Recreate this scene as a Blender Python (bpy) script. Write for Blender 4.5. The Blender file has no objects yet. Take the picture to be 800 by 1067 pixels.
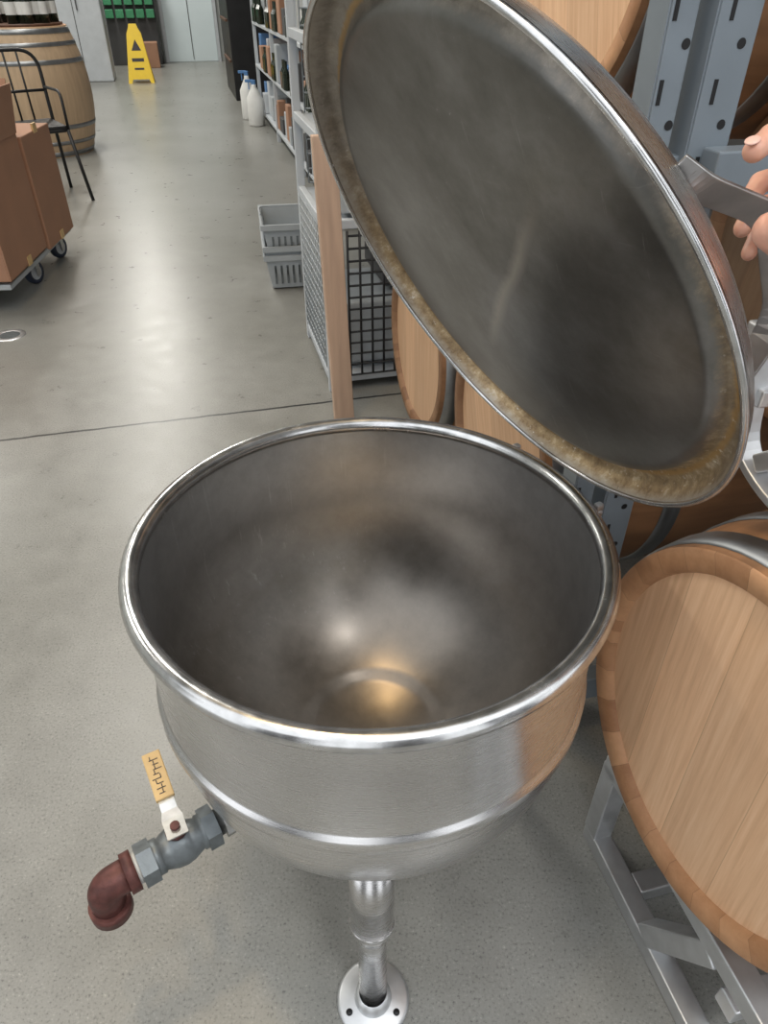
import bpy, bmesh, math, random
import numpy as np
from mathutils import Vector, Matrix, Euler
random.seed(4)
RAD=math.radians
# ------------------------------------------------------------ helpers
def link(o,parent=None):
    bpy.context.scene.collection.objects.link(o)
    if parent is not None: o.parent=parent
    return o
def empty(name,loc=(0,0,0),mat=None):
    o=bpy.data.objects.new(name,None); o.empty_display_size=.1
    link(o)
    if mat is not None: o.matrix_world=mat
    else: o.location=loc
    return o
def mesh(name,V,F,mat,parent=None,smooth=False,bevel=0,fmat=None):
    me=bpy.data.meshes.new(name); me.from_pydata([tuple(v) for v in V],[],F)
    bm=bmesh.new(); bm.from_mesh(me); bmesh.ops.recalc_face_normals(bm,faces=bm.faces); bm.to_mesh(me); bm.free()
    mats=mat if isinstance(mat,(list,tuple)) else [mat]
    for m in mats: me.materials.append(m)
    if smooth:
        for p in me.polygons: p.use_smooth=True
    if fmat:
        for i,p in enumerate(me.polygons): p.material_index=fmat[i]
    o=bpy.data.objects.new(name,me); link(o,parent)
    if bevel:
        b=o.modifiers.new('bevel','BEVEL'); b.width=bevel; b.segments=2; b.limit_method='ANGLE'
    return o
def boxvf(c,s,M=None):
    V=[];M=M or Matrix.Identity(4)
    for x in(-.5,.5):
        for y in(-.5,.5):
            for z in(-.5,.5):
                V.append(M@Vector((c[0]+x*s[0],c[1]+y*s[1],c[2]+z*s[2])))
    F=[(0,1,3,2),(4,6,7,5),(0,4,5,1),(2,3,7,6),(0,2,6,4),(1,5,7,3)]
    return V,F
def boxes(name,L,mat,parent=None,M=None,bevel=0):
    V=[];F=[]
    for c,s in L:
        v,f=boxvf(c,s,M); n=len(V); V+=v; F+=[tuple(i+n for i in q) for q in f]
    return mesh(name,V,F,mat,parent,bevel=bevel)
def sweep_vf(pts,rad,seg=12,caps=True):
    pts=[Vector(p) for p in pts]; n=len(pts)
    if not isinstance(rad,(list,tuple)): rad=[rad]*n
    T=[]
    for i in range(n):
        a=pts[max(i-1,0)];b=pts[min(i+1,n-1)]; T.append((b-a).normalized())
    up=Vector((0,0,1)) if abs(T[0].z)<.9 else Vector((1,0,0))
    N=(up-T[0]*up.dot(T[0])).normalized()
    V=[];F=[]
    for i in range(n):
        N=(N-T[i]*N.dot(T[i])).normalized(); B=T[i].cross(N)
        for k in range(seg):
            a=2*math.pi*k/seg
            V.append(pts[i]+(N*math.cos(a)+B*math.sin(a))*rad[i])
    for i in range(n-1):
        for k in range(seg):
            k2=(k+1)%seg
            F.append((i*seg+k,i*seg+k2,(i+1)*seg+k2,(i+1)*seg+k))
    if caps:
        F.append(tuple(range(seg))[::-1]); F.append(tuple((n-1)*seg+k for k in range(seg)))
    return V,F
def tubes(name,L,mat,parent=None,seg=12,smooth=True):
    V=[];F=[]
    for pts,r in L:
        v,f=sweep_vf(pts,r,seg); n=len(V); V+=v; F+=[tuple(i+n for i in q) for q in f]
    o=mesh(name,V,F,mat,parent)
    if smooth:
        for p in o.data.polygons: p.use_smooth=len(p.vertices)==4
    return o
def fillet(pts,r,n=5):
    pts=[Vector(p) for p in pts]; out=[pts[0]]
    for i in range(1,len(pts)-1):
        a=(pts[i-1]-pts[i]);b=(pts[i+1]-pts[i]); rr=min(r,a.length*.45,b.length*.45)
        p0=pts[i]+a.normalized()*rr;p2=pts[i]+b.normalized()*rr
        for k in range(n+1):
            t=k/n; out.append(p0*(1-t)**2+pts[i]*2*t*(1-t)+p2*t*t)
    out.append(pts[-1]); return out
def lathe(name,prof,mat,parent=None,seg=96,M=None,smooth=True,closed=False):
    V=[];F=[];M=M or Matrix.Identity(4); n=len(prof)
    for r,z in prof:
        for k in range(seg):
            a=2*math.pi*k/seg; V.append(M@Vector((r*math.cos(a),r*math.sin(a),z)))
    for i in range(n-1 if not closed else n):
        j=(i+1)%n
        for k in range(seg):
            k2=(k+1)%seg; F.append((i*seg+k,i*seg+k2,j*seg+k2,j*seg+k))
    o=mesh(name,V,F,mat,parent,smooth)
    bm=bmesh.new(); bm.from_mesh(o.data); bmesh.ops.remove_doubles(bm,verts=bm.verts,dist=1e-5)
    bmesh.ops.recalc_face_normals(bm,faces=bm.faces); bm.to_mesh(o.data); bm.free()
    return o
def arc(cx,cz,r,a0,a1,n=10):
    return [(cx+r*math.cos(RAD(a0+(a1-a0)*i/n)),cz+r*math.sin(RAD(a0+(a1-a0)*i/n))) for i in range(n+1)]
def basis(x,y,z,o):
    x,y,z=Vector(x).normalized(),Vector(y).normalized(),Vector(z).normalized()
    return Matrix(((x[0],y[0],z[0],o[0]),(x[1],y[1],z[1],o[1]),(x[2],y[2],z[2],o[2]),(0,0,0,1)))
YAW=RAD(14)
MB=Matrix.Rotation(YAW,4,'Z')      # building frame: local x = p (across), local y = a (along aisle)
def BP(p,a,z): return MB@Vector((p,a,z))
# ------------------------------------------------------------ materials
def nm(name):
    m=bpy.data.materials.new(name); m.use_nodes=True
    return m,m.node_tree.nodes,m.node_tree.links,m.node_tree.nodes['Principled BSDF']
def pbr(name,col,rough=.5,metal=0,var=.12,scale=12,bump=0,stretch=(1,1,1),rvar=.1,col2=None,detail=6):
    m,N,L,b=nm(name)
    tc=N.new('ShaderNodeTexCoord'); mp=N.new('ShaderNodeMapping'); mp.inputs['Scale'].default_value=stretch
    L.new(tc.outputs['Object'],mp.inputs[0])
    no=N.new('ShaderNodeTexNoise'); no.inputs['Scale'].default_value=scale; no.inputs['Detail'].default_value=detail
    L.new(mp.outputs[0],no.inputs['Vector'])
    cr=N.new('ShaderNodeValToRGB'); cr.color_ramp.elements[0].position=.3; cr.color_ramp.elements[1].position=.7
    c2=col2 or tuple(c*(1+var) for c in col); c1=col if col2 else tuple(c*(1-var) for c in col)
    cr.color_ramp.elements[0].color=(*c1,1); cr.color_ramp.elements[1].color=(*c2,1)
    L.new(no.outputs[0],cr.inputs[0]); L.new(cr.outputs[0],b.inputs['Base Color'])
    mr=N.new('ShaderNodeMapRange'); mr.inputs[3].default_value=max(.02,rough-rvar); mr.inputs[4].default_value=min(1,rough+rvar)
    L.new(no.outputs[0],mr.inputs[0]); L.new(mr.outputs[0],b.inputs['Roughness'])
    b.inputs['Metallic'].default_value=metal
    if bump:
        bp=N.new('ShaderNodeBump'); bp.inputs['Strength'].default_value=bump; bp.inputs['Distance'].default_value=.01
        L.new(no.outputs[0],bp.inputs['Height']); L.new(bp.outputs[0],b.inputs['Normal'])
    return m
def ramp(N,stops):
    cr=N.new('ShaderNodeValToRGB'); e=cr.color_ramp.elements
    while len(e)<len(stops): e.new(.5)
    for i,(p,c) in enumerate(stops): e[i].position=p; e[i].color=(*c,1)
    return cr
def mix(N,L,fac,a,b,mode='MIX'):
    m=N.new('ShaderNodeMix'); m.data_type='RGBA'; m.blend_type=mode
    for s,v in((0,fac),(6,a),(7,b)):
        if isinstance(v,(int,float)): m.inputs[s].default_value=v
        elif isinstance(v,tuple): m.inputs[s].default_value=(*v,1)
        else: L.new(v,m.inputs[s])
    return m.outputs[2]
def math_n(N,L,op,a,b=None,c=None):
    m=N.new('ShaderNodeMath'); m.operation=op
    for i,v in enumerate((a,b,c)):
        if v is None: continue
        if isinstance(v,(int,float)): m.inputs[i].default_value=v
        else: L.new(v,m.inputs[i])
    return m.outputs[0]
def mrange(N,L,v,a,b,c=0.,d=1.):
    m=N.new('ShaderNodeMapRange'); L.new(v,m.inputs[0])
    for i,q in enumerate((a,b,c,d)): m.inputs[i+1].default_value=q
    return m.outputs[0]
def noise(N,L,vec,scale,detail=4,rough=.5):
    n=N.new('ShaderNodeTexNoise'); n.inputs['Scale'].default_value=scale; n.inputs['Detail'].default_value=detail
    n.inputs['Roughness'].default_value=rough
    L.new(vec,n.inputs['Vector']); return n.outputs[0]

def floor_mat():
    m,N,L,b=nm('polished_concrete')
    tc=N.new('ShaderNodeTexCoord'); v=tc.outputs['Object']
    n1=noise(N,L,v,.9,6,.6); n2=noise(N,L,v,9,5,.6); n3=noise(N,L,v,170,3,.75)
    c=ramp(N,[(.3,(.225,.222,.200)),(.7,(.300,.298,.280))]); L.new(n1,c.inputs[0])
    c2=ramp(N,[(.3,(.90,.90,.90)),(.7,(1.07,1.07,1.07))]); L.new(n2,c2.inputs[0])
    o=mix(N,L,1.,c.outputs[0],c2.outputs[0],'MULTIPLY')
    c3=ramp(N,[(.33,(.45,.45,.46)),(.44,(.95,.95,.95)),(.6,(1,1,1)),(.7,(1.5,1.48,1.45))]); L.new(n3,c3.inputs[0])
    o=mix(N,L,.95,o,c3.outputs[0],'MULTIPLY')
    d=N.new('ShaderNodeVectorMath'); d.operation='DOT_PRODUCT'; L.new(v,d.inputs[0]); d.inputs[1].default_value=(-math.sin(YAW),math.cos(YAW),0)
    a=math_n(N,L,'SUBTRACT',d.outputs['Value'],2.775)
    a=math_n(N,L,'MULTIPLY_ADD',math_n(N,L,'SUBTRACT',n2,.5),.018,a)
    a=math_n(N,L,'ABSOLUTE',a); a=math_n(N,L,'LESS_THAN',a,.0068)
    o=mix(N,L,a,o,(.03,.03,.03))
    L.new(o,b.inputs['Base Color'])
    L.new(mrange(N,L,n2,0,1,.22,.38),b.inputs['Roughness'])
    bp=N.new('ShaderNodeBump'); bp.inputs['Strength'].default_value=.07; bp.inputs['Distance'].default_value=.004; L.new(n3,bp.inputs['Height']); L.new(bp.outputs[0],b.inputs['Normal'])
    return m
def steel_outer():
    m,N,L,b=nm('brushed_stainless')
    tc=N.new('ShaderNodeTexCoord'); mp=N.new('ShaderNodeMapping'); mp.inputs['Scale'].default_value=(3,3,90)
    L.new(tc.outputs['Object'],mp.inputs[0])
    n=noise(N,L,mp.outputs[0],6,4); n2=noise(N,L,tc.outputs['Object'],7,5)
    c=ramp(N,[(.3,(.60,.59,.59)),(.7,(.73,.72,.715))]); L.new(n2,c.inputs[0]); L.new(c.outputs[0],b.inputs['Base Color'])
    b.inputs['Metallic'].default_value=1
    L.new(mrange(N,L,n,0,1,.20,.36),b.inputs['Roughness'])
    bp=N.new('ShaderNodeBump'); bp.inputs['Strength'].default_value=.05; bp.inputs['Distance'].default_value=.002; L.new(n,bp.inputs['Height']); L.new(bp.outputs[0],b.inputs['Normal'])
    return m
def steel_inner():
    m,N,L,b=nm('stained_bowl_steel')
    tc=N.new('ShaderNodeTexCoord'); v=tc.outputs['Object']
    sx=N.new('ShaderNodeSeparateXYZ'); L.new(v,sx.inputs[0])
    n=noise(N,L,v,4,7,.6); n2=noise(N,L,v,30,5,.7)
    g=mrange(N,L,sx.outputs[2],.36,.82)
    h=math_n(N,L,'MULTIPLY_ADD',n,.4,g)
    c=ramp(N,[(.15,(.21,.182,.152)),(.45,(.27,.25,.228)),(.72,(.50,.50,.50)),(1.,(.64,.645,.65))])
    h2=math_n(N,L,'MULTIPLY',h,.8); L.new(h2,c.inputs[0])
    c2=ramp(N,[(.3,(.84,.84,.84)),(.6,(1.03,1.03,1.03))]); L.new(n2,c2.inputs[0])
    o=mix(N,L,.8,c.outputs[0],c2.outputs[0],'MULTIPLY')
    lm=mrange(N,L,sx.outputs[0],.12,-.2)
    # limescale runs and scratches on the wall
    tot=None
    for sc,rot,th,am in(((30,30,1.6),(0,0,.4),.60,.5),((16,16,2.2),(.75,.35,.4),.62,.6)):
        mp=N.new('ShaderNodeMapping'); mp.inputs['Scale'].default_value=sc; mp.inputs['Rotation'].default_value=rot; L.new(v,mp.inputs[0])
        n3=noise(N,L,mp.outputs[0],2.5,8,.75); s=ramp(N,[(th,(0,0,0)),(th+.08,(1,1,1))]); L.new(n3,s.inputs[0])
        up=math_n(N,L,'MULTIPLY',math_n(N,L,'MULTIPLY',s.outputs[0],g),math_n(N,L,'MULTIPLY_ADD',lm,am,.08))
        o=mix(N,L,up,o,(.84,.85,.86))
    L.new(o,b.inputs['Base Color']); b.inputs['Metallic'].default_value=.92
    L.new(mrange(N,L,n2,0,1,.24,.38),b.inputs['Roughness'])
    return m
def lid_under():
    m,N,L,b=nm('stained_lid_steel')
    tc=N.new('ShaderNodeTexCoord'); v=tc.outputs['Object']
    sx=N.new('ShaderNodeSeparateXYZ'); L.new(v,sx.inputs[0]); X,Y=sx.outputs[0],sx.outputs[1]
    r=math_n(N,L,'SQRT',math_n(N,L,'ADD',math_n(N,L,'MULTIPLY',X,X),math_n(N,L,'MULTIPLY',Y,Y)))
    n=noise(N,L,v,5,8,.65); n2=noise(N,L,v,34,7,.75); n4=noise(N,L,v,3.6,5,.6); n5=noise(N,L,v,80,5,.8)
    rr=math_n(N,L,'MULTIPLY_ADD',math_n(N,L,'SUBTRACT',n2,.5),.014,r)
    base=ramp(N,[(.3,(.125,.12,.11)),(.5,(.215,.21,.20)),(.72,(.34,.335,.33))]); L.new(n,base.inputs[0])
    o=base.outputs[0]
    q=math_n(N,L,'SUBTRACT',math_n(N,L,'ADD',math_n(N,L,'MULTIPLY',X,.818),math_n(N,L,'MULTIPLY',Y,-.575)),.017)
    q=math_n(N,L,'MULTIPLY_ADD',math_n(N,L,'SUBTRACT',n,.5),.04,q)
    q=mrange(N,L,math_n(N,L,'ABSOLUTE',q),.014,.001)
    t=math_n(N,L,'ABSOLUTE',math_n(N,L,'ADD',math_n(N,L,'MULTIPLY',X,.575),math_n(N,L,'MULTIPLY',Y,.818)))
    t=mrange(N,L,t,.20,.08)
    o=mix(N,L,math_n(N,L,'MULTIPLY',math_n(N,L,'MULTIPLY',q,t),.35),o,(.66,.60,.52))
    rust=ramp(N,[(.28,(.13,.085,.045)),(.42,(.30,.205,.11)),(.55,(.46,.33,.18)),(.68,(.74,.62,.44))]); L.new(n2,rust.inputs[0])
    greyr=ramp(N,[(.3,(.17,.15,.125)),(.7,(.38,.34,.29))]); L.new(n2,greyr.inputs[0])
    side=mrange(N,L,math_n(N,L,'MULTIPLY_ADD',n4,.9,math_n(N,L,'MULTIPLY',Y,.8)),.3,.65)
    ru=mix(N,L,side,rust.outputs[0],greyr.outputs[0])
    kb=math_n(N,L,'ABSOLUTE',math_n(N,L,'SUBTRACT',rr,.350)); kb=mrange(N,L,kb,.006,.002)
    ru=mix(N,L,math_n(N,L,'MULTIPLY',kb,.75),ru,(.50,.30,.10))
    k=mrange(N,L,rr,.334,.340)
    o=mix(N,L,k,o,ru)
    sp=ramp(N,[(.62,(0,0,0)),(.66,(1,1,1))]); L.new(n5,sp.inputs[0])
    low=mrange(N,L,Y,.15,-.2,.15,1.)
    o=mix(N,L,math_n(N,L,'MULTIPLY',math_n(N,L,'MULTIPLY',sp.outputs[0],k),low),o,(.88,.83,.72))
    sp2=ramp(N,[(.70,(0,0,0)),(.73,(1,1,1))]); L.new(n5,sp2.inputs[0])
    o=mix(N,L,math_n(N,L,'MULTIPLY',sp2.outputs[0],.5),o,(.75,.74,.70))
    k2=mrange(N,L,rr,.372,.379)
    o=mix(N,L,k2,o,(.42,.38,.33))
    for sc,ro,am in(((60,3,1),.9,.38),((50,2.5,1),-.5,.25),((3,70,1),.35,.22)):
        mp=N.new('ShaderNodeMapping'); mp.inputs['Scale'].default_value=sc; mp.inputs['Rotation'].default_value=(0,0,ro); L.new(v,mp.inputs[0])
        n3=noise(N,L,mp.outputs[0],1.5,8,.8); s=ramp(N,[(.62,(0,0,0)),(.69,(1,1,1))]); L.new(n3,s.inputs[0])
        o=mix(N,L,math_n(N,L,'MULTIPLY',s.outputs[0],am),o,(.52,.51,.49))
    L.new(o,b.inputs['Base Color'])
    L.new(mrange(N,L,k,0,1,.9,.45),b.inputs['Metallic'])
    L.new(mrange(N,L,n,0,1,.22,.46),b.inputs['Roughness'])
    bp=N.new('ShaderNodeBump'); bp.inputs['Distance'].default_value=.003; L.new(mrange(N,L,k,0,1,.06,.35),bp.inputs['Strength']); L.new(n2,bp.inputs['Height']); L.new(bp.outputs[0],b.inputs['Normal'])
    return m
def oak_head(name,tone=1.,rot=0,sat=1.):
    m,N,L,b=nm(name)
    tc=N.new('ShaderNodeTexCoord'); mp=N.new('ShaderNodeMapping'); mp.inputs['Rotation'].default_value=(0,0,rot); L.new(tc.outputs['Object'],mp.inputs[0])
    sx=N.new('ShaderNodeSeparateXYZ'); L.new(mp.outputs[0],sx.inputs[0])
    xs=math_n(N,L,'MULTIPLY_ADD',sx.outputs[0],9.0,20.3); idx=math_n(N,L,'FLOOR',xs); fr=math_n(N,L,'FRACT',xs)
    wn=N.new('ShaderNodeTexWhiteNoise'); wn.noise_dimensions='1D'; L.new(idx,wn.inputs['W'])
    cb=N.new('ShaderNodeCombineXYZ'); L.new(math_n(N,L,'MULTIPLY',sx.outputs[0],40),cb.inputs[0]); L.new(math_n(N,L,'MULTIPLY_ADD',sx.outputs[1],1.6,math_n(N,L,'MULTIPLY',idx,7.3)),cb.inputs[1])
    g=noise(N,L,cb.outputs[0],2.2,8,.7)
    c=ramp(N,[(.22,tuple(tone*x for x in(.52,.295,.16))),(.5,tuple(tone*x for x in(.68,.425,.25))),(.78,tuple(tone*x for x in(.78,.53,.34)))]); L.new(g,c.inputs[0])
    t=mrange(N,L,wn.outputs[0],0,1,.93,1.07)
    cc=N.new('ShaderNodeCombineColor')
    for i in range(3): L.new(t,cc.inputs[i])
    o=mix(N,L,1.,c.outputs[0],cc.outputs[0],'MULTIPLY')
    e=math_n(N,L,'ABSOLUTE',math_n(N,L,'SUBTRACT',fr,.5)); e=math_n(N,L,'GREATER_THAN',e,.493)
    o=mix(N,L,math_n(N,L,'MULTIPLY',e,.35),o,(.26,.13,.06))
    L.new(o,b.inputs['Base Color']); b.inputs['Roughness'].default_value=.5
    return m
def oak_chime(name,tone=1.):
    m,N,L,b=nm(name)
    tc=N.new('ShaderNodeTexCoord'); v=tc.outputs['Object']; sx=N.new('ShaderNodeSeparateXYZ'); L.new(v,sx.inputs[0])
    an=math_n(N,L,'ARCTAN2',sx.outputs[1],sx.outputs[0]); xs=math_n(N,L,'MULTIPLY_ADD',an,4.6,30); idx=math_n(N,L,'FLOOR',xs); fr=math_n(N,L,'FRACT',xs)
    wn=N.new('ShaderNodeTexWhiteNoise'); wn.noise_dimensions='1D'; L.new(idx,wn.inputs['W'])
    n=noise(N,L,v,22,6,.7); f=math_n(N,L,'MULTIPLY_ADD',wn.outputs[0],.35,math_n(N,L,'MULTIPLY',n,.65))
    c=ramp(N,[(.25,tuple(tone*x for x in(.32,.15,.066))),(.7,tuple(tone*x for x in(.58,.32,.165)))]); L.new(f,c.inputs[0])
    e=math_n(N,L,'ABSOLUTE',math_n(N,L,'SUBTRACT',fr,.5)); e=math_n(N,L,'GREATER_THAN',e,.49)
    o=mix(N,L,math_n(N,L,'MULTIPLY',e,.4),c.outputs[0],(.12,.06,.03))
    L.new(o,b.inputs['Base Color']); b.inputs['Roughness'].default_value=.55
    return m
M_floor=floor_mat(); M_out=steel_outer(); M_in=steel_inner(); M_lid=lid_under()
M_rim=pbr('polished_rim_steel',(.64,.64,.64),.24,1,.16,40,rvar=.1)
M_hoop=pbr('galvanised_hoop',(.30,.31,.32),.42,1,.15,14)
M_alum=pbr('welded_aluminium',(.66,.67,.68),.42,.9,.08,30,rvar=.1)
M_strap=pbr('dull_strap_steel',(.42,.41,.40),.35,1,.15,30)
M_oak=oak_head('oak_head',1.12,RAD(0)); M_oak2=oak_head('oak_head_aged',.85,RAD(25)); M_oak3=oak_head('oak_head_dark',.3,RAD(25)); M_ch=oak_chime('oak_chime'); M_ch2=oak_chime('oak_chime_dark',.5)
M_stave=pbr('oak_staves',(.26,.13,.06),.6,0,.3,6,stretch=(4,4,.6))
M_stave2=pbr('oak_staves_dark',(.10,.05,.03),.6,0,.3,6,stretch=(4,4,.6))
M_blue=pbr('blue_grey_enamel',(.20,.235,.265),.4,.1,.08,10)
M_white=pbr('white_enamel',(.50,.53,.56),.45,0,.06,8)
M_black=pbr('black_wire',(.015,.015,.016),.45,.3,.2,10)
M_pine=pbr('pine_board',(.52,.36,.26),.6,0,.15,3,stretch=(10,10,1))
M_card=pbr('cardboard',(.37,.20,.125),.75,0,.08,5)
M_iron=pbr('rusty_iron_elbow',(.11,.04,.034),.5,.35,.35,60,bump=.2)
M_valve=pbr('grey_cast_valve',(.17,.19,.20),.45,.5,.2,50,bump=.15)
M_nick=pbr('pipe_nipple_steel',(.42,.42,.41),.35,.9,.15,60)
M_tag=pbr('yellow_tape_label',(.62,.43,.20),.55,0,.12,25)
M_ink=pbr('ink',(.04,.035,.04),.6)
M_yel=pbr('yellow_plastic',(.85,.58,.02),.4,0,.04)
M_grey=pbr('grey_plastic',(.40,.43,.45),.45,0,.05)
M_glass=pbr('dark_bottle_glass',(.012,.02,.012),.08,0,.2)
M_lab=pbr('paper_label',(.7,.7,.68),.6,0,.05)
M_bluep=pbr('blue_plastic',(.08,.2,.42),.45,0,.05)
M_green=pbr('green_bins',(.05,.25,.12),.45,0,.1)
M_door=pbr('door_paint',(.70,.80,.83),.4,0,.03,2)
M_wall=pbr('painted_wall',(.50,.52,.51),.7,0,.04,2)
M_dwall=pbr('dark_wall',(.06,.06,.062),.7,0,.1,2)
M_ceil=pbr('ceiling_paint',(.42,.42,.42),.8,0,.04,2)
M_skin=pbr('skin',(.62,.33,.235),.45,0,.14,60,bump=.04)
M_skin.node_tree.nodes['Principled BSDF'].inputs['Subsurface Weight'].default_value=.08
M_nail=pbr('nail',(.70,.44,.36),.3,0,.03)
M_orange=pbr('orange_plastic',(.8,.2,.03),.4)
M_rubber=pbr('wheel_rubber',(.03,.04,.07),.6)

# ------------------------------------------------------------ room
boxes('floor',[((-2,10,-.05),(14,30,.1))],M_floor,M=MB)
boxes('wall_far',[((-2,19.2,2.5),(14,.2,5))],M_wall,M=MB)
boxes('wall_left',[((-6.5,10,2.5),(.2,20,5))],M_wall,M=MB)
boxes('wall_right',[((2.6,10,2.5),(.2,20,5))],M_dwall,M=MB)
# unseen dark wall added behind the camera; its gaps put bright streaks on the kettle
boxes('added_back_wall',[((.15,-3.6,2.5),(1.7,.2,5)),((-4.6,-3.6,2.5),(3.6,.2,5)),((3.8,-3.6,2.5),(2.4,.2,5))],M_dwall,M=MB)
boxes('ceiling',[((-2,10.6,5.05),(14,18.0,.1))],M_ceil,M=MB)
d=empty('door_1')
boxes('leaf',[((.42,19.05,1.3),(1.05,.06,2.6))],M_door,d,MB,.01)
boxes('frame',[((-.14,19.06,1.33),(.07,.1,2.7)),((.98,19.06,1.33),(.07,.1,2.7)),((.42,19.06,2.66),(1.2,.1,.08))],M_white,d,MB)
boxes('panel_seam',[((.42,19.01,1.3),(.012,.01,2.5))],M_dwall,d,MB)

# ------------------------------------------------------------ kettle
KX,KY=-.02,.829
def kettle():
    K=empty('steam_kettle',(KX,KY,0))
    R=.347; ZR=.82; ZB=.590
    outer=[(R,ZR-.004),(R,ZB+.020),(R+.002,ZB+.016),(R+.006,ZB+.014),(R+.008,ZB+.008),(R+.008,ZB-.010),(R+.006,ZB-.015),(R+.001,ZB-.017)]
    outer+=[(R*math.cos(RAD(t)),ZB-.019-.352*math.sin(RAD(t))) for t in np.linspace(1,89.9,44)]
    lathe('jacket',outer,M_out,K,128)
    lathe('rim',arc(R+.004,ZR,.0140,0,360,14),M_rim,K,128)
    lathe('rim_seam',[(R+.001,ZR-.016),(R+.003,ZR-.020),(R,ZR-.024)],M_rim,K,128)
    ri=.343
    inner=[(ri,ZR),(ri-.002,ZR-.10),(ri-.003,ZR-.15)]+[((ri-.003)*math.cos(RAD(t)),.665-.318*math.sin(RAD(t))) for t in np.linspace(2,89.9,44)]
    inner=[(r,z-(.004 if r<.13 else 0)) for r,z in inner]
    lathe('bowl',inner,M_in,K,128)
    for i,az in enumerate((-90,20,150)):
        a=RAD(az); d=Vector((math.cos(a),math.sin(a),0))
        top=d*.255+Vector((0,0,.40)); mid=d*.29+Vector((0,0,.235)); lo=d*.325+Vector((0,0,.0))
        tubes('leg_sleeve_%d'%(i+1),[([top,mid],[.037,.037]),([mid,mid+(lo-mid)*.16],[.036,.026])],M_out,K,32)
        tubes('sleeve_weld_%d'%(i+1),[([mid-(lo-mid)*.015,mid+(lo-mid)*.015],.038)],M_out,K,32)
        tubes('leg_%d'%(i+1),[([top,lo+Vector((0,0,.004))],.025)],M_out,K,32)
        lathe('foot_flange_%d'%(i+1),[(0,.010),(.060,.010),(.066,.006),(.066,0),(0,0)],M_alum,K,40,Matrix.Translation(lo))
        lathe('foot_collar_%d'%(i+1),[(.025,.034),(.031,.030),(.034,.010)],M_alum,K,32,Matrix.Translation(lo))
        for k in range(3):
            b=RAD(az+60+120*k); c=lo+Vector((math.cos(b),math.sin(b),0))*.049
            lathe('foot_bolt_hole_%d_%d'%(i+1,k+1),[(0,.0112),(.006,.0112),(.006,.010)],M_black,K,12,Matrix.Translation(c))
    a=RAD(214); d=Vector((math.cos(a),math.sin(a),0)); z=Vector((0,0,1)); n=Vector((-d.y,d.x,0))
    def P(r,u=0,w=0): return d*r+n*w+z*(.345+u)
    tubes('drain_pipe',[([P(.2),P(.33)],.023)],M_nick,K,24)
    tubes('union_nut',[([P(.285),P(.312)],.031)],M_nick,K,8,False)
    tubes('valve_body',[([P(.335),P(.352),P(.353),P(.372),P(.385),P(.40),P(.418),P(.419),P(.436)],[.03,.03,.027,.034,.036,.034,.027,.03,.03])],M_valve,K,20)
    tubes('valve_end_hex',[([P(.322),P(.345)],.036),([P(.43),P(.455)],.036)],M_valve,K,6,False)
    tubes('valve_stem',[([P(.385,.02),P(.385,.040)],.014),([P(.385,.040),P(.385,.050)],.018),([P(.385,.050),P(.385,.058)],.008)],M_iron,K,10)
    tubes('ptfe_ring',[([P(.455),P(.461)],.0255)],M_lab,K,20)
    tubes('elbow',[(fillet([P(.461),P(.515),P(.515,-.075)],.04,8),.027),([P(.461),P(.478)],.0335),([P(.515,-.048),P(.515,-.074)],.0335)],M_iron,K,24)
    lathe('elbow_bore',[(0,-.0745),(.02,-.0745)],M_black,K,20,Matrix.Translation(P(.515)))
    hd=Vector((-.066,.118,.0)).normalized(); b0=P(.385,.050)
    up=Vector((0,0,1)); side=hd.cross(up)
    Mh=basis(side,hd,up,b0)
    V=[];F=[]
    pr=[(-.018,0,.017),(.018,0,.017),(.03,.005,.013),(.042,.012,.0125),(.138,.014,.0125),(.145,.014,.009)]
    for y,zz,w in pr:
        for x,t in((-w,0),(w,0),(w,.003),(-w,.003)): V.append(Mh@Vector((x,y,zz+t)))
    for i in range(len(pr)-1):
        for k in range(4): F.append((i*4+k,i*4+(k+1)%4,i*4+4+(k+1)%4,i*4+4+k))
    F+=[(0,1,2,3),tuple(4*(len(pr)-1)+k for k in range(4))]
    mesh('valve_lever',V,F,M_nick,K)
    boxes('lever_tape',[((0,.097,.0148),(.031,.098,.009))],M_tag,K,Mh,.002)
    L=[]
    rr=random.Random(3)
    for k in range(8):
        y=.058+.0100*k
        L.append(((rr.uniform(-.003,.003),y,.0196),(.010+.005*(k%2),.0016,.0006)))
        L.append(((rr.uniform(-.006,.006),y+.004,.0196),(.0016,.008,.0006)))
    boxes('handwriting',L,M_ink,K,Mh)
    az=RAD(30.4)
    h=Vector((math.cos(az),math.sin(az),0)); t=Vector((math.sin(az),-math.cos(az),0))
    Mq=basis(t,h,z,(0,0,0))
    for s in(-1,1):
        boxes('hinge_bracket_%d'%(1.5+s*.5),[((s*.105,.360,.785),(.016,.018,.05)),((s*.105,.364,.815),(.012,.014,.014))],M_alum,K,Mq,.003)
    return K
kettle()
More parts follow.
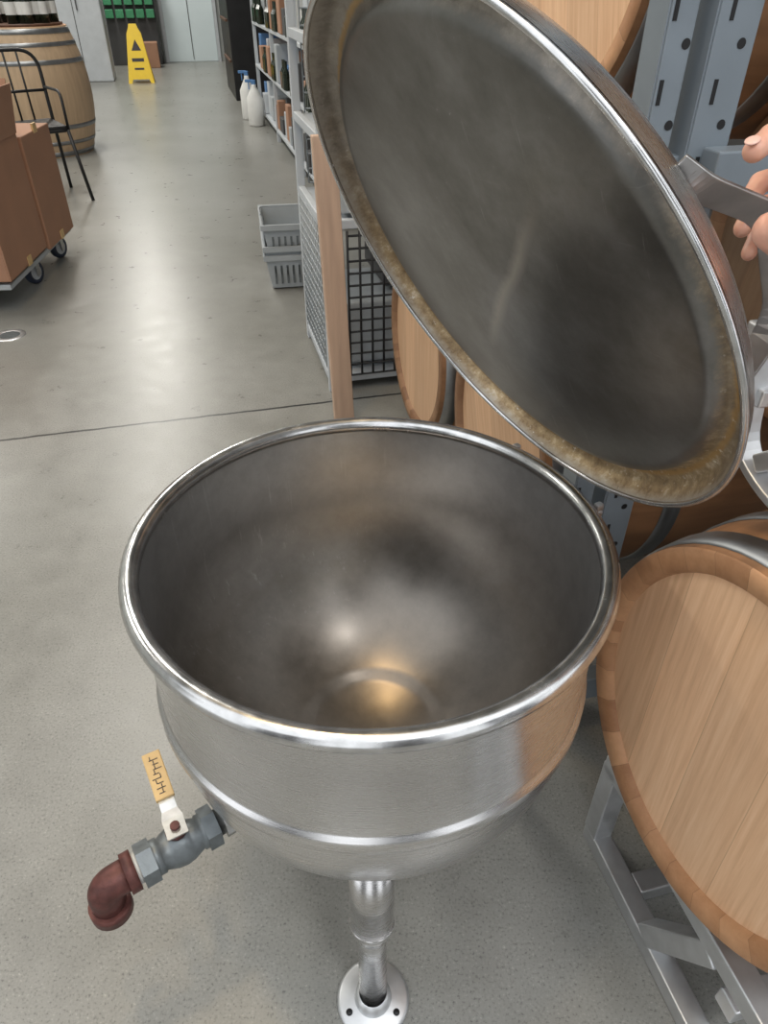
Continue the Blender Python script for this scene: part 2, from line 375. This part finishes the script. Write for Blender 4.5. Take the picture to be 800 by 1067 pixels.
# ------------------------------------------------------------ lid
az=RAD(30.8); phi=RAD(62)
h=Vector((math.cos(az),math.sin(az),0)); e2=Vector((math.sin(az),-math.cos(az),0))
e1=-math.cos(phi)*h+math.sin(phi)*Vector((0,0,1)); Nn=e2.cross(e1)
LC=Vector((.143,.926,1.176))
ML=basis(e2,e1,Nn,LC)
LID=empty('kettle_lid',mat=ML)
lathe('underside',[(0,-.010),(.15,-.011),(.32,-.016),(.333,-.019),(.340,-.029),(.346,-.034),(.362,-.034),(.370,-.024),(.376,-.009),(.381,-.002)],M_lid,LID,128)
lathe('rolled_edge',arc(.382,-.004,.0042,0,360,10),M_rim,LID,128)
lathe('top_side',[(.383,-.009),(.373,-.028),(.362,-.040),(.2,-.05),(0,-.054)],M_out,LID,128)
for s in(-1,1):
    boxes('hinge_strap_%d'%(1.5+s*.5),[((s*.105,-.342,-.045),(.022,.06,.006))],M_alum,LID,None,.002)
path=[Vector(p) for p in fillet([(.295,.205,-.036),(.31,.185,-.045),(.32,.105,-.12),(.32,-.02,-.13),(.30,-.10,-.06),(.29,-.125,-.042)],.03,5)]
V=[];F=[]
for i,p in enumerate(path):
    T=(path[min(i+1,len(path)-1)]-path[max(i-1,0)]).normalized()
    side=(Vector((.75,.5,-.43))-T*Vector((.75,.5,-.43)).dot(T)).normalized(); n=T.cross(side)
    for a,b in((-1,-1),(1,-1),(1,1),(-1,1)): V.append(p+side*a*.0155+n*b*.002)
for i in range(len(path)-1):
    for k in range(4): F.append((i*4+k,i*4+(k+1)%4,i*4+4+(k+1)%4,i*4+4+k))
F+=[(0,1,2,3),tuple(4*(len(path)-1)+k for k in range(4))]
mesh('strap_handle',V,F,M_strap,LID,bevel=.001)
# ------------------------------------------------------------ hand on the handle
HM=Matrix.Translation((.327,.656,1.338))@Matrix.Rotation(RAD(53),4,'X')@Matrix.Scale(1.12,4)
HD=empty('human_hand',mat=HM)
def blob(L):
    V=[];F=[]
    def add(v,f):
        n=len(V); V.extend(v); F.extend(tuple(i+n for i in q) for q in f)
    for pts,rs in L:
        add(*sweep_vf(pts,rs,14))
        for p,r in zip(pts,rs):
            b=bmesh.new(); bmesh.ops.create_icosphere(b,subdivisions=2,radius=r*1.0); b.verts.ensure_lookup_table()
            add([Vector(p)+v.co for v in b.verts],[tuple(v.index for v in f.verts) for f in b.faces]); b.free()
    return V,F
fing=[
 # thumb: leaves the side of the palm, presses on the front of the strap
 ([(.090,-.040,.008),(.056,-.056,.024),(.020,-.050,.036),(-.010,-.032,.038)],[.021,.0175,.0165,.0140]),
 # index, middle, ring, little curl round the back of the strap
 ([(.085,.020,-.008),(.046,.052,-.004),(.008,.054,.004),(-.008,.040,.010)],[.0128,.0112,.0105,.0092]),
 ([(.092,.022,-.032),(.056,.048,-.038),(.024,.040,-.042),(.010,.020,-.038)],[.0118,.010,.0094,.008]),
 ([(.096,.014,-.052),(.062,.036,-.062),(.030,.028,-.066),(.018,.008,-.060)],[.0112,.0096,.009,.0078]),
 ([(.100,.002,-.070),(.070,.018,-.082),(.044,.012,-.086),(.034,-.006,-.080)],[.010,.0085,.008,.007]),
 ([(.090,.012,-.014),(.125,-.012,-.022)],[.018,.021]),([(.096,.008,-.034),(.130,-.014,-.034)],[.019,.022]),
 ([(.100,.002,-.054),(.134,-.018,-.044)],[.018,.021]),([(.092,-.036,-.002),(.13,-.026,-.022)],[.021,.021]),
 ([(.088,-.012,-.020),(.12,-.02,-.03)],[.018,.02]),
 ([(.13,-.018,-.034),(.165,-.034,-.034),(.23,-.062,-.03),(.33,-.105,-.02)],[.027,.026,.031,.040])]
V,F=blob(fing)
ho=mesh('skin',V,F,M_skin,HD,True)
rm=ho.modifiers.new('r','REMESH'); rm.mode='VOXEL'; rm.voxel_size=.0018; rm.use_smooth_shade=True
sm=ho.modifiers.new('s','SMOOTH'); sm.factor=.6; sm.iterations=5
def nail(name,c,d,up,w=.0055,l=.007):
    d=Vector(d).normalized(); u=Vector(up); u=(u-d*u.dot(d)).normalized(); s=d.cross(u)
    b=bmesh.new(); bmesh.ops.create_uvsphere(b,u_segments=16,v_segments=10,radius=1)
    M=basis(s,d,u,c)@Matrix.Diagonal((w,l,.0018,1)); V=[M@v.co for v in b.verts]; F=[tuple(v.index for v in f.verts) for f in b.faces]; b.free()
    mesh(name,V,F,M_nail,HD,True)
nail('thumb_nail',(-.010,-.030,.0510),(-.03,.018,0),(0,0,1),.0082,.0095)
nail('index_nail',(-.0128,.0445,.0170),(-.016,-.014,.006),(-.5,.3,.8))
# ------------------------------------------------------------ barrels
def barrel(name,center,az,L=.9,Rh=.29,Rb=.345,head=M_oak,chime=M_ch,stave=M_stave,roll=0,upright=False,nh=3,el=0,cw=.030):
    if upright: M=Matrix.Translation(center)@Matrix.Rotation(roll,4,'Z')
    else:
        n=Vector((math.cos(az)*math.cos(el),math.sin(az)*math.cos(el),math.sin(el))); x=Vector((0,0,1)).cross(n).normalized(); y=n.cross(x)
        M=basis(x,y,n,center)@Matrix.Rotation(roll,4,'Z')
    E=empty(name,mat=M)
    def rad(z):
        q=(z+L/2)/(L/2); return Rb-(Rb-Rh)*q*q
    zs=np.linspace(0,-L,21)
    lathe('staves',[(rad(z),z) for z in zs],stave,E,64)
    lathe('chime',[(Rh,0),(Rh-.003,.003),(Rh-cw,.001),(Rh-cw-.006,-.014)],chime,E,96)
    lathe('chime_back',[(Rh,-L),(Rh-.026,-L),(Rh-.034,-L+.028)],chime,E,64)
    lathe('head',[(0,-.011),(Rh-cw-.004,-.011)],head,E,64)
    lathe('head_back',[(0,-L+.024),(Rh-.025,-L+.024)],head,E,64)
    hp=[(-.012,-.055),(-.12,-.155),(-.26,-.30)][:nh]
    for i,(a,b) in enumerate(hp):
        for j,(u,v) in enumerate(((a,b),(-L-a,-L-b))):
            u,v=max(u,v),min(u,v)
            lathe('hoop_%d_%d'%(i+1,j+1),[(rad(u)+.0005,u),(rad(u)+.0035,u-.001),(rad(v)+.0035,v+.001),(rad(v)+.0005,v)],M_hoop,E,64)
    return E
AZ=RAD(14+180)
barrel('wine_barrel',(.465,.602,.624),RAD(196.2),roll=RAD(4),el=RAD(4),cw=.034)
barrel('wine_barrel',BP(.62,2.08,.55),AZ,head=M_oak2,chime=M_ch2,roll=.5)
barrel('wine_barrel',BP(.62,1.38,.60),AZ,head=M_oak2,chime=M_ch2,roll=.9)
barrel('wine_barrel',(.320,1.572,1.575),AZ,head=M_oak,chime=M_ch,roll=.3)
barrel('wine_barrel',BP(1.02,1.03,1.10),AZ,head=M_oak3,chime=M_ch2,stave=M_stave2,roll=.3,Rb=.33)
barrel('wine_barrel',BP(1.02,.98,1.78),AZ,head=M_oak3,chime=M_ch2,stave=M_stave2,roll=.3,Rb=.33)
def sq(name,L,mat,parent,w=.03,M=None):
    V=[];F=[]
    for a,b in L:
        a=Vector(a);b=Vector(b); v,f=sweep_vf([a,b],w*.7071,4); n=len(V)
        T=(b-a).normalized(); c=Matrix.Rotation(RAD(45),4,T)
        v=[(a+(c@(q-a))) for q in v]
        if M: v=[M@q for q in v]
        V+=v; F+=[tuple(i+n for i in q) for q in f]
    return mesh(name,V,F,mat,parent,bevel=.003)
RK=empty('barrel_rack')
L=[]
for p in(.64,1.3):
    L+=[((p,.69,.022),(p,-.30,.022)),((p,.672,.04),(p,.672,.27)),((p,-.25,.04),(p,-.25,.27)),((p,.69,.27),(p,-.27,.27)),((p,.46,.04),(p,.34,.25)),((p,.10,.04),(p,.22,.25))]
L+=[((.66,a,.022),(1.28,a,.022)) for a in(.55,-.1)]+[((.66,.62,.25),(1.28,.62,.25)),((.66,.30,.13),(1.28,.30,.13))]
sq('frame',L,M_alum,RK,.042,MB)
RK2=empty('barrel_rack')
def flatbar(pts,w,t,parent,name):
    pts=[Vector(p) for p in pts]; V=[];F=[]
    for i,p in enumerate(pts):
        T=(pts[min(i+1,len(pts)-1)]-pts[max(i-1,0)]).normalized(); s=Vector((1,0,0)); n=T.cross(s)
        for a,b in((-1,-1),(1,-1),(1,1),(-1,1)): V.append(MB@(p+s*a*w/2+n*b*t/2))
    for i in range(len(pts)-1):
        for k in range(4): F.append((i*4+k,i*4+(k+1)%4,i*4+4+(k+1)%4,i*4+4+k))
    F+=[(0,1,2,3),tuple(4*(len(pts)-1)+k for k in range(4))]
    return mesh(name,V,F,M_alum,parent,bevel=.002)
for i,p in enumerate((.69,1.3)):
    flatbar(fillet([(p,.725,1.13),(p,.70,.975),(p,.62,.945),(p,.34,.945),(p,.26,.975),(p,.22,1.13)],.05,5),.036,.012,RK2,'saddle_foot_%d'%(i+1))
sq('rails',[((.69,.75,1.13),(.69,.16,1.13)),((1.3,.75,1.13),(1.3,.16,1.13)),((.69,.71,1.05),(1.3,.71,1.05)),((.69,.66,.975),(.69,.50,1.12))],M_alum,RK2,.026,MB)
# pallet rack uprights
PR=empty('pallet_rack')
for i,(x,y,w) in enumerate(((.716,.975,.062),(.640,.985,.038))):
    boxes('upright_%d'%(i+1),[((x,y,1.7),(w,.005,3.4)),((x-w/2,y+.025,1.7),(.005,.05,3.4)),((x+w/2,y+.025,1.7),(.005,.05,3.4))],M_blue,PR,MB,.001)
    V=[];F=[]
    for k in range(36):
        cz=.1+.095*k
        n=len(V); V+=[MB@Vector((x+.012+.0065*math.cos(2*math.pi*q/14),y-.0031,cz+.0065*math.sin(2*math.pi*q/14))) for q in range(14)]; F.append(tuple(range(n,n+14)))
    mesh('upright_holes_%d'%(i+1),V,F,M_black,PR)
    boxes('upright_slots_%d'%(i+1),[((x-.012,y-.0029,.14+.095*k),(.006,.001,.03)) for k in range(34)],M_black,PR,MB)
boxes('beams',[((1.1,.955,1.27),(.78,.04,.075)),((.9,1.0,1.27),(.5,.03,.05)),((1.5,.98,1.7),(.06,.05,3.4)),((1.1,.955,.16),(.78,.04,.07))],M_blue,PR,MB,.003)
# ------------------------------------------------------------ near wire shelving
def grid(x0,x1,z0,z1,st,fn,r=.0025):
    L=[];x=x0
    while x<=x1+1e-6: L.append(([fn(x,z0),fn(x,z1)],r)); x+=st
    z=z0
    while z<=z1+1e-6: L.append(([fn(x0,z),fn(x1,z)],r)); z+=st
    return L
WS=empty('wire_cage_shelving')
posts=[(.48,2.88),(.48,3.50),(1.2,2.88),(1.2,3.50)]
boxes('posts',[((x,y,1.2),(.035,.035,2.4)) for x,y in posts],M_white,WS,MB,.003)
zz=(.06,.72,1.02,1.32,1.62,1.92)
boxes('rails',[((.48,3.19,z),(.03,.6,.035)) for z in zz]+[((.84,2.88,z),(.70,.03,.035)) for z in zz],M_white,WS,MB,.003)
boxes('shelves',[((.84,3.19,z),(.7,.6,.015)) for z in zz],M_white,WS,MB)
tubes('side_mesh',grid(2.92,3.48,.1,.70,.04,lambda a,z:BP(.465,a,z)),M_grey,WS,6)
tubes('front_mesh',grid(.56,1.18,.08,.70,.05,lambda p,z:BP(p,2.85,z),.005),M_black,WS,6)
tubes('back_mesh',grid(.52,1.18,.74,2.3,.06,lambda p,z:BP(p,3.52,z),.003),M_grey,WS,6)
boxes('stored_grey_boxes',[((.75,3.1,.86),(.4,.4,.22)),((.75,3.2,1.44),(.4,.45,.2)),((.8,3.15,.24),(.5,.45,.28))],M_grey,WS,MB,.01)
boxes('stored_dark_boxes',[((.8,3.2,1.14),(.45,.45,.18)),((.8,3.2,2.04),(.5,.45,.2)),((.9,3.2,.5),(.3,.4,.18))],M_dwall,WS,MB,.01)
boxes('stored_cartons',[((.8,3.2,1.74),(.45,.45,.2))],M_card,WS,MB,.01)
TB=empty('timber_board')
boxes('board',[((0,0,.54),(.082,.038,1.08))],M_pine,TB,Matrix.Translation((-.168,2.634,0))@Matrix.Rotation(RAD(-1.9),4,'Y')@Matrix.Rotation(RAD(-1.2),4,'X')@MB,.003)
# far stock shelving
GS=empty('stock_shelving')
boxes('frame',[((p,a,1.2),(.04,.04,2.4)) for a in(5.4,7.2,9.0,10.8) for p in(1.02,1.68)]+[((1.35,8.1,z),(.7,5.5,.03)) for z in(.12,.6,1.05,1.5,1.95)],M_white,GS,MB,.003)
LL=[[] for _ in range(6)]
for z in(.14,.62,1.07,1.52,1.97):
    a=5.5
    while a<10.5:
        w=random.uniform(.10,.30);hh=random.uniform(.14,.36)
        LL[random.choice((0,1,1,2,3,3,4,5))].append(((1.25+random.uniform(-.06,.04),a+w/2,z+hh/2),(.40,w*.88,hh))); a+=w
for nme,l_,m_ in zip(('white_bins','cartons','grey_bins','dark_bins','blue_bins','paper_packs'),LL,(M_white,M_card,M_grey,M_dwall,M_bluep,M_lab)):
    if l_: boxes(nme,l_,m_,GS,MB,.006)
V=[];F=[]
for z in(.62,1.07,1.52):
    a=5.6
    while a<10.4:
        for q in range(3):
            c=BP(1.02,a+.09*q,z); v,f=sweep_vf([c,c+Vector((0,0,.14)),c+Vector((0,0,.18)),c+Vector((0,0,.24))],[.035,.035,.014,.014],10); n=len(V); V+=v; F+=[tuple(i+n for i in g_) for g_ in f]
        a+=random.uniform(.5,1.0)
mesh('small_bottles',V,F,M_glass,GS)
BC=empty('black_cabinet')
boxes('carcass',[((1.22,13.4,1.3),(.8,1.8,2.6))],M_black,BC,MB,.01)
boxes('shelf_front',[((.80,13.2,z),(.03,1.2,.03)) for z in(.5,1.0,1.5,2.0)],M_stave2,BC,MB)
# ------------------------------------------------------------ far objects
GB=empty('parts_bin_rack')
boxes('rack',[((-.75,18.7,1.0),(1.0,.4,2.0))],M_dwall,GB,MB,.01)
boxes('bins',[((-1.15+.2*i,18.45,.9+.22*k),(.16,.14,.15)) for i in range(5) for k in range(5)],M_green,GB,MB,.01)
boxes('carton',[((-.55,18.0,.22),(.5,.4,.44))],M_card,GB,MB,.01)
FR=empty('storage_cabinet')
boxes('carcass',[((-1.55,15.9,1.2),(.9,.7,2.4))],M_white,FR,MB,.02)
boxes('door_gap',[((-1.55,15.545,1.2),(.012,.004,2.3)),((-1.48,15.53,1.2),(.02,.03,.3))],M_dwall,FR,MB)
CS=empty('wet_floor_sign',mat=Matrix.Translation(BP(-.62,15.35,0))@Matrix.Rotation(YAW,4,'Z'))
for s in(-1,1):
    V=[];W0,W1,Hh=.22,.12,.86
    pr=[(-W0,0),(-W0+.06,0),(-W0+.08,.06),(W0-.08,.06),(W0-.06,0),(W0,0),(W1,.72),(.08,.80),(.06,Hh),(-.06,Hh),(-.08,.80),(-W1,.72)]
    for x,z_ in pr: V.append((x,s*(.20-.20*z_/Hh),z_))
    for x,z_ in pr: V.append((x,s*(.20-.20*z_/Hh)+.012*s,z_))
    n=len(pr); F=[tuple(range(n)),tuple(range(n,2*n))]+[(i,(i+1)%n,n+(i+1)%n,n+i) for i in range(n)]
    mesh('panel_%d'%(1.5+s*.5),V,F,M_yel,CS)
def sgn(x,z_,o=.016): return (x,-(.20-.20*z_/.86)-o,z_)
mesh('warning_triangle',[sgn(-.08,.48),(sgn(.08,.48)),sgn(0,.64)],[(0,1,2)],M_ink,CS)
mesh('text_bar',[sgn(-.1,.32),sgn(.1,.32),sgn(.1,.37),sgn(-.1,.37),sgn(-.08,.20),sgn(.08,.20),sgn(.08,.23),sgn(-.08,.23)],[(0,1,2,3),(4,5,6,7)],M_ink,CS)
barrel('barrel_table',(-3.60,8.45,1.12),0,L=1.12,Rh=.45,Rb=.56,head=M_oak2,stave=pbr('pale_staves',(.46,.33,.21),.55,0,.12,4,stretch=(8,8,.5)),upright=True)
TT=empty('wine_bottles')
bp=[(0,0),(.05,0),(.05,.24),(.018,.30),(.018,.38),(.0,.38)]
lathe('serving_board',[(0,.0),(.42,.0),(.42,.02),(0,.02)],M_stave2,TT,48,Matrix.Translation((-3.60,8.45,1.125)))
for i in range(26):
    aa=random.uniform(0,6.28);q=.36*math.sqrt(random.random())
    Mt=Matrix.Translation((-3.60+q*math.cos(aa),8.45+q*math.sin(aa),1.145))
    lathe('bottle_%d'%(i+1),bp,M_glass,TT,16,Mt); lathe('label_%d'%(i+1),[(.051,.07),(.051,.17)],M_lab,TT,16,Mt)
CH=empty('metal_chair')
Mc=Matrix.Translation((-2.85,6.42,0))@Matrix.Rotation(RAD(215),4,'Z')
def C(x,y,z): return Mc@Vector((x,y,z))
T=[(fillet([C(-.27,-.28,0),C(-.24,-.20,.52),C(-.25,-.28,1.04),C(.25,-.28,1.04),C(.24,-.20,.52),C(.27,-.28,0)],.16,8),.014),
   ([C(-.24,.22,.52),C(-.29,.30,0)],.014),([C(.24,.22,.52),C(.29,.30,0)],.014),
   (fillet([C(-.24,-.2,.52),C(-.24,.22,.52),C(.24,.22,.52),C(.24,-.2,.52)],.05),.014),([C(-.24,-.235,.76),C(.24,-.235,.76)],.011),
   (fillet([C(-.245,-.24,.78),C(-.27,.12,.78),C(-.25,.2,.52)],.08),.011),(fillet([C(.245,-.24,.78),C(.27,.12,.78),C(.25,.2,.52)],.08),.011)]
for k in(-.1,0,.1): T.append(([C(k,-.27,1.03),C(k,-.2,.52)],.008))
tubes('frame',T,M_black,CH,10)
boxes('seat',[((0,0,.54),(.47,.46,.035))],M_black,CH,Mc,.012)
CT=empty('cardboard_box_cart')
Mk=Matrix.Translation((-2.03,4.38,0))@Matrix.Rotation(RAD(4),4,'Z')
def obox(name,c,s,t=.008):
    x,y,z=s; L=[((c[0],c[1],c[2]-z/2+t/2),(x,y,t))]
    for q in(-1,1): L+=[((c[0]+q*(x/2-t/2),c[1],c[2]),(t,y,z)),((c[0],c[1]+q*(y/2-t/2),c[2]),(x-2*t,t,z))]
    boxes(name,L,M_card,CT,Mk,.002)
obox('open_carton',(-.36,-.28,.50),(.7,.62,.62))
boxes('closed_carton',[((-.33,.33,.47),(.64,.50,.62))],M_card,CT,Mk,.006)
def flap(name,p0,p1,d,l,mat=M_card):
    p0,p1,d=Vector(p0),Vector(p1),Vector(d).normalized()*l; nn=(p1-p0).cross(d).normalized()*.006
    V=[Mk@q for q in(p0,p1,p1+d,p0+d,p0+nn,p1+nn,p1+d+nn,p0+d+nn)]
    mesh(name,V,[(0,1,2,3),(4,5,6,7),(0,1,5,4),(1,2,6,5),(2,3,7,6),(3,0,4,7)],mat,CT)
flap('flap_1',(-.01,-.59,.81),(-.01,.03,.81),(.14,0,.9),.24)
flap('flap_2',(-.71,.03,.81),(-.01,.03,.81),(0,.25,1),.26)
flap('flap_3',(-.71,-.59,.81),(-.71,.03,.81),(-.4,0,.9),.28)
boxes('packing_tape',[((-.012,.33,.79),(.012,.06,.05)),((-.012,-.28,.21),(.012,.06,.05)),((-.012,.33,.185),(.012,.06,.05))],M_tag,CT,Mk)
boxes('dolly_deck',[((-.36,0,.155),(.66,1.15,.03))],M_grey,CT,Mk,.005)
for i,(x,y) in enumerate(((-.10,-.05),(-.10,.45),(-.62,-.45),(-.62,.45))):
    Mw=Mk@Matrix.Translation((x,y,.07))@Matrix.Rotation(RAD(90),4,'Y')@Matrix.Rotation(RAD(20),4,'X')
    lathe('wheel_%d'%(i+1),[(0,.018),(.045,.018),(.05,.02),(.066,.018),(.07,0),(.066,-.018),(.05,-.02),(.045,-.018),(0,-.018)],M_rubber,CT,28,Mw)
    lathe('hub_%d'%(i+1),[(0,.024),(.03,.022),(.045,.019)],M_white,CT,20,Mw)
    boxes('caster_fork_%d'%(i+1),[((x-.03,y,.10),(.006,.05,.1)),((x+.03,y,.10),(.006,.05,.1))],M_nick,CT,Mk)
lathe('orange_roll',[(0,.04),(.07,.035),(.09,0),(0,0)],M_orange,CT,20,Mk@Matrix.Translation((-.2,.25,.785)))
DR=empty('floor_drain',(-1.96,3.53,0))
lathe('ring',[(.05,.001),(.055,.004),(.075,.004),(.08,.0)],M_alum,DR,32)
lathe('grate',[(0,.002),(.05,.002)],M_valve,DR,32)
SB=empty('shopping_baskets')
Mb=Matrix.Translation((-.57,4.42,0))@Matrix.Rotation(RAD(10),4,'Z')
def basket(i,z):
    def ring(sx,sy,z_): return [Mb@Vector((a*sx,b*sy,z_)) for a,b in((-1,-1),(1,-1),(1,1),(-1,1))]
    V=ring(.13,.19,z)+ring(.16,.22,z+.2)+ring(.17,.235,z+.2)+ring(.17,.235,z+.17)+ring(.152,.212,z+.195)+ring(.125,.185,z+.006)
    F=[(0,1,2,3)]
    for a,b in((0,4),(4,8),(8,12),(4,16),(16,20)):
        for k in range(4): F.append((a+k,a+(k+1)%4,b+(k+1)%4,b+k))
    F.append((20,21,22,23)); mesh('basket_%d'%i,V,F,M_grey,SB)
    L=[]
    for k in range(7):
        L.append(((-.105+.035*k,-.2075,z+.08),(.012,.006,.10)))
    boxes('basket_slots_%d'%i,L,M_valve,SB,Mb)
for i,z in enumerate((.01,.06,.18)): basket(i+1,z)
tubes('handle',[(fillet([Mb@Vector((-.16,0,.38)),Mb@Vector((-.17,.12,.40)),Mb@Vector((.17,.12,.40)),Mb@Vector((.16,0,.38))],.05),.006)],M_grey,SB,8)
JG=empty('cleaner_jugs')
for i,(x,y,hh) in enumerate(((-1.60,10.1,.5),(-1.76,10.6,.55))):
    Mj=Matrix.Translation((x,y,0))
    lathe('jug_%d'%(i+1),[(0,0),(.09,0),(.10,.02),(.10,hh*.6),(.05,hh*.78),(.03,hh*.85),(.03,hh*.9),(0,hh*.9)],M_lab,JG,20,Mj)
    boxes('trigger_%d'%(i+1),[((0,0,hh*.94),(.05,.05,.05)),((-.05,0,hh*.97),(.10,.03,.03)),((-.06,0,hh*.88),(.012,.02,.09))],M_bluep,JG,Mj,.004)

# ------------------------------------------------------------ lights
w=bpy.data.worlds.new('World'); bpy.context.scene.world=w; w.use_nodes=True
bg=w.node_tree.nodes['Background']; bg.inputs[0].default_value=(.94,.97,1,1); bg.inputs[1].default_value=1.6
def area(name,loc,rot,sx,sy,e,col=(1,1,1)):
    l=bpy.data.lights.new(name,'AREA'); l.shape='RECTANGLE'; l.size=sx; l.size_y=sy; l.energy=e; l.color=col
    o=bpy.data.objects.new(name,l); o.location=loc; o.rotation_euler=rot; link(o)
for i,(p,a) in enumerate(((-1.2,5),(-1.2,9),(-1.2,13),(-1.2,17),(-4.5,5),(-4.5,11))):
    area('ceiling_lamp_%d'%(i+1),BP(p,a,4.9),(0,0,YAW),.5,1.8,(90,110,120,170,110,120)[i],(1,.97,.90))
for i,(x,y) in enumerate(((-.95,1.3),(-.4,.7),(-.6,1.9))):
    area('pendant_lamp_%d'%(i+1),(x,y,4.7),(0,0,YAW),.22,.22,16,(1,.72,.38))
area('skylight',(1.5,-1.0,4.9),(0,0,YAW),.9,.9,60,(1,1,1))

cam=bpy.data.cameras.new('camera'); co=bpy.data.objects.new('camera',cam); link(co)
co.location=(0,0,1.5); co.rotation_euler=(RAD(90-37),0,0)
cam.sensor_fit='VERTICAL'; cam.sensor_height=36; cam.lens=740/1067*36; cam.clip_start=.01
bpy.context.scene.camera=co
bpy.context.scene.view_settings.view_transform='Standard'
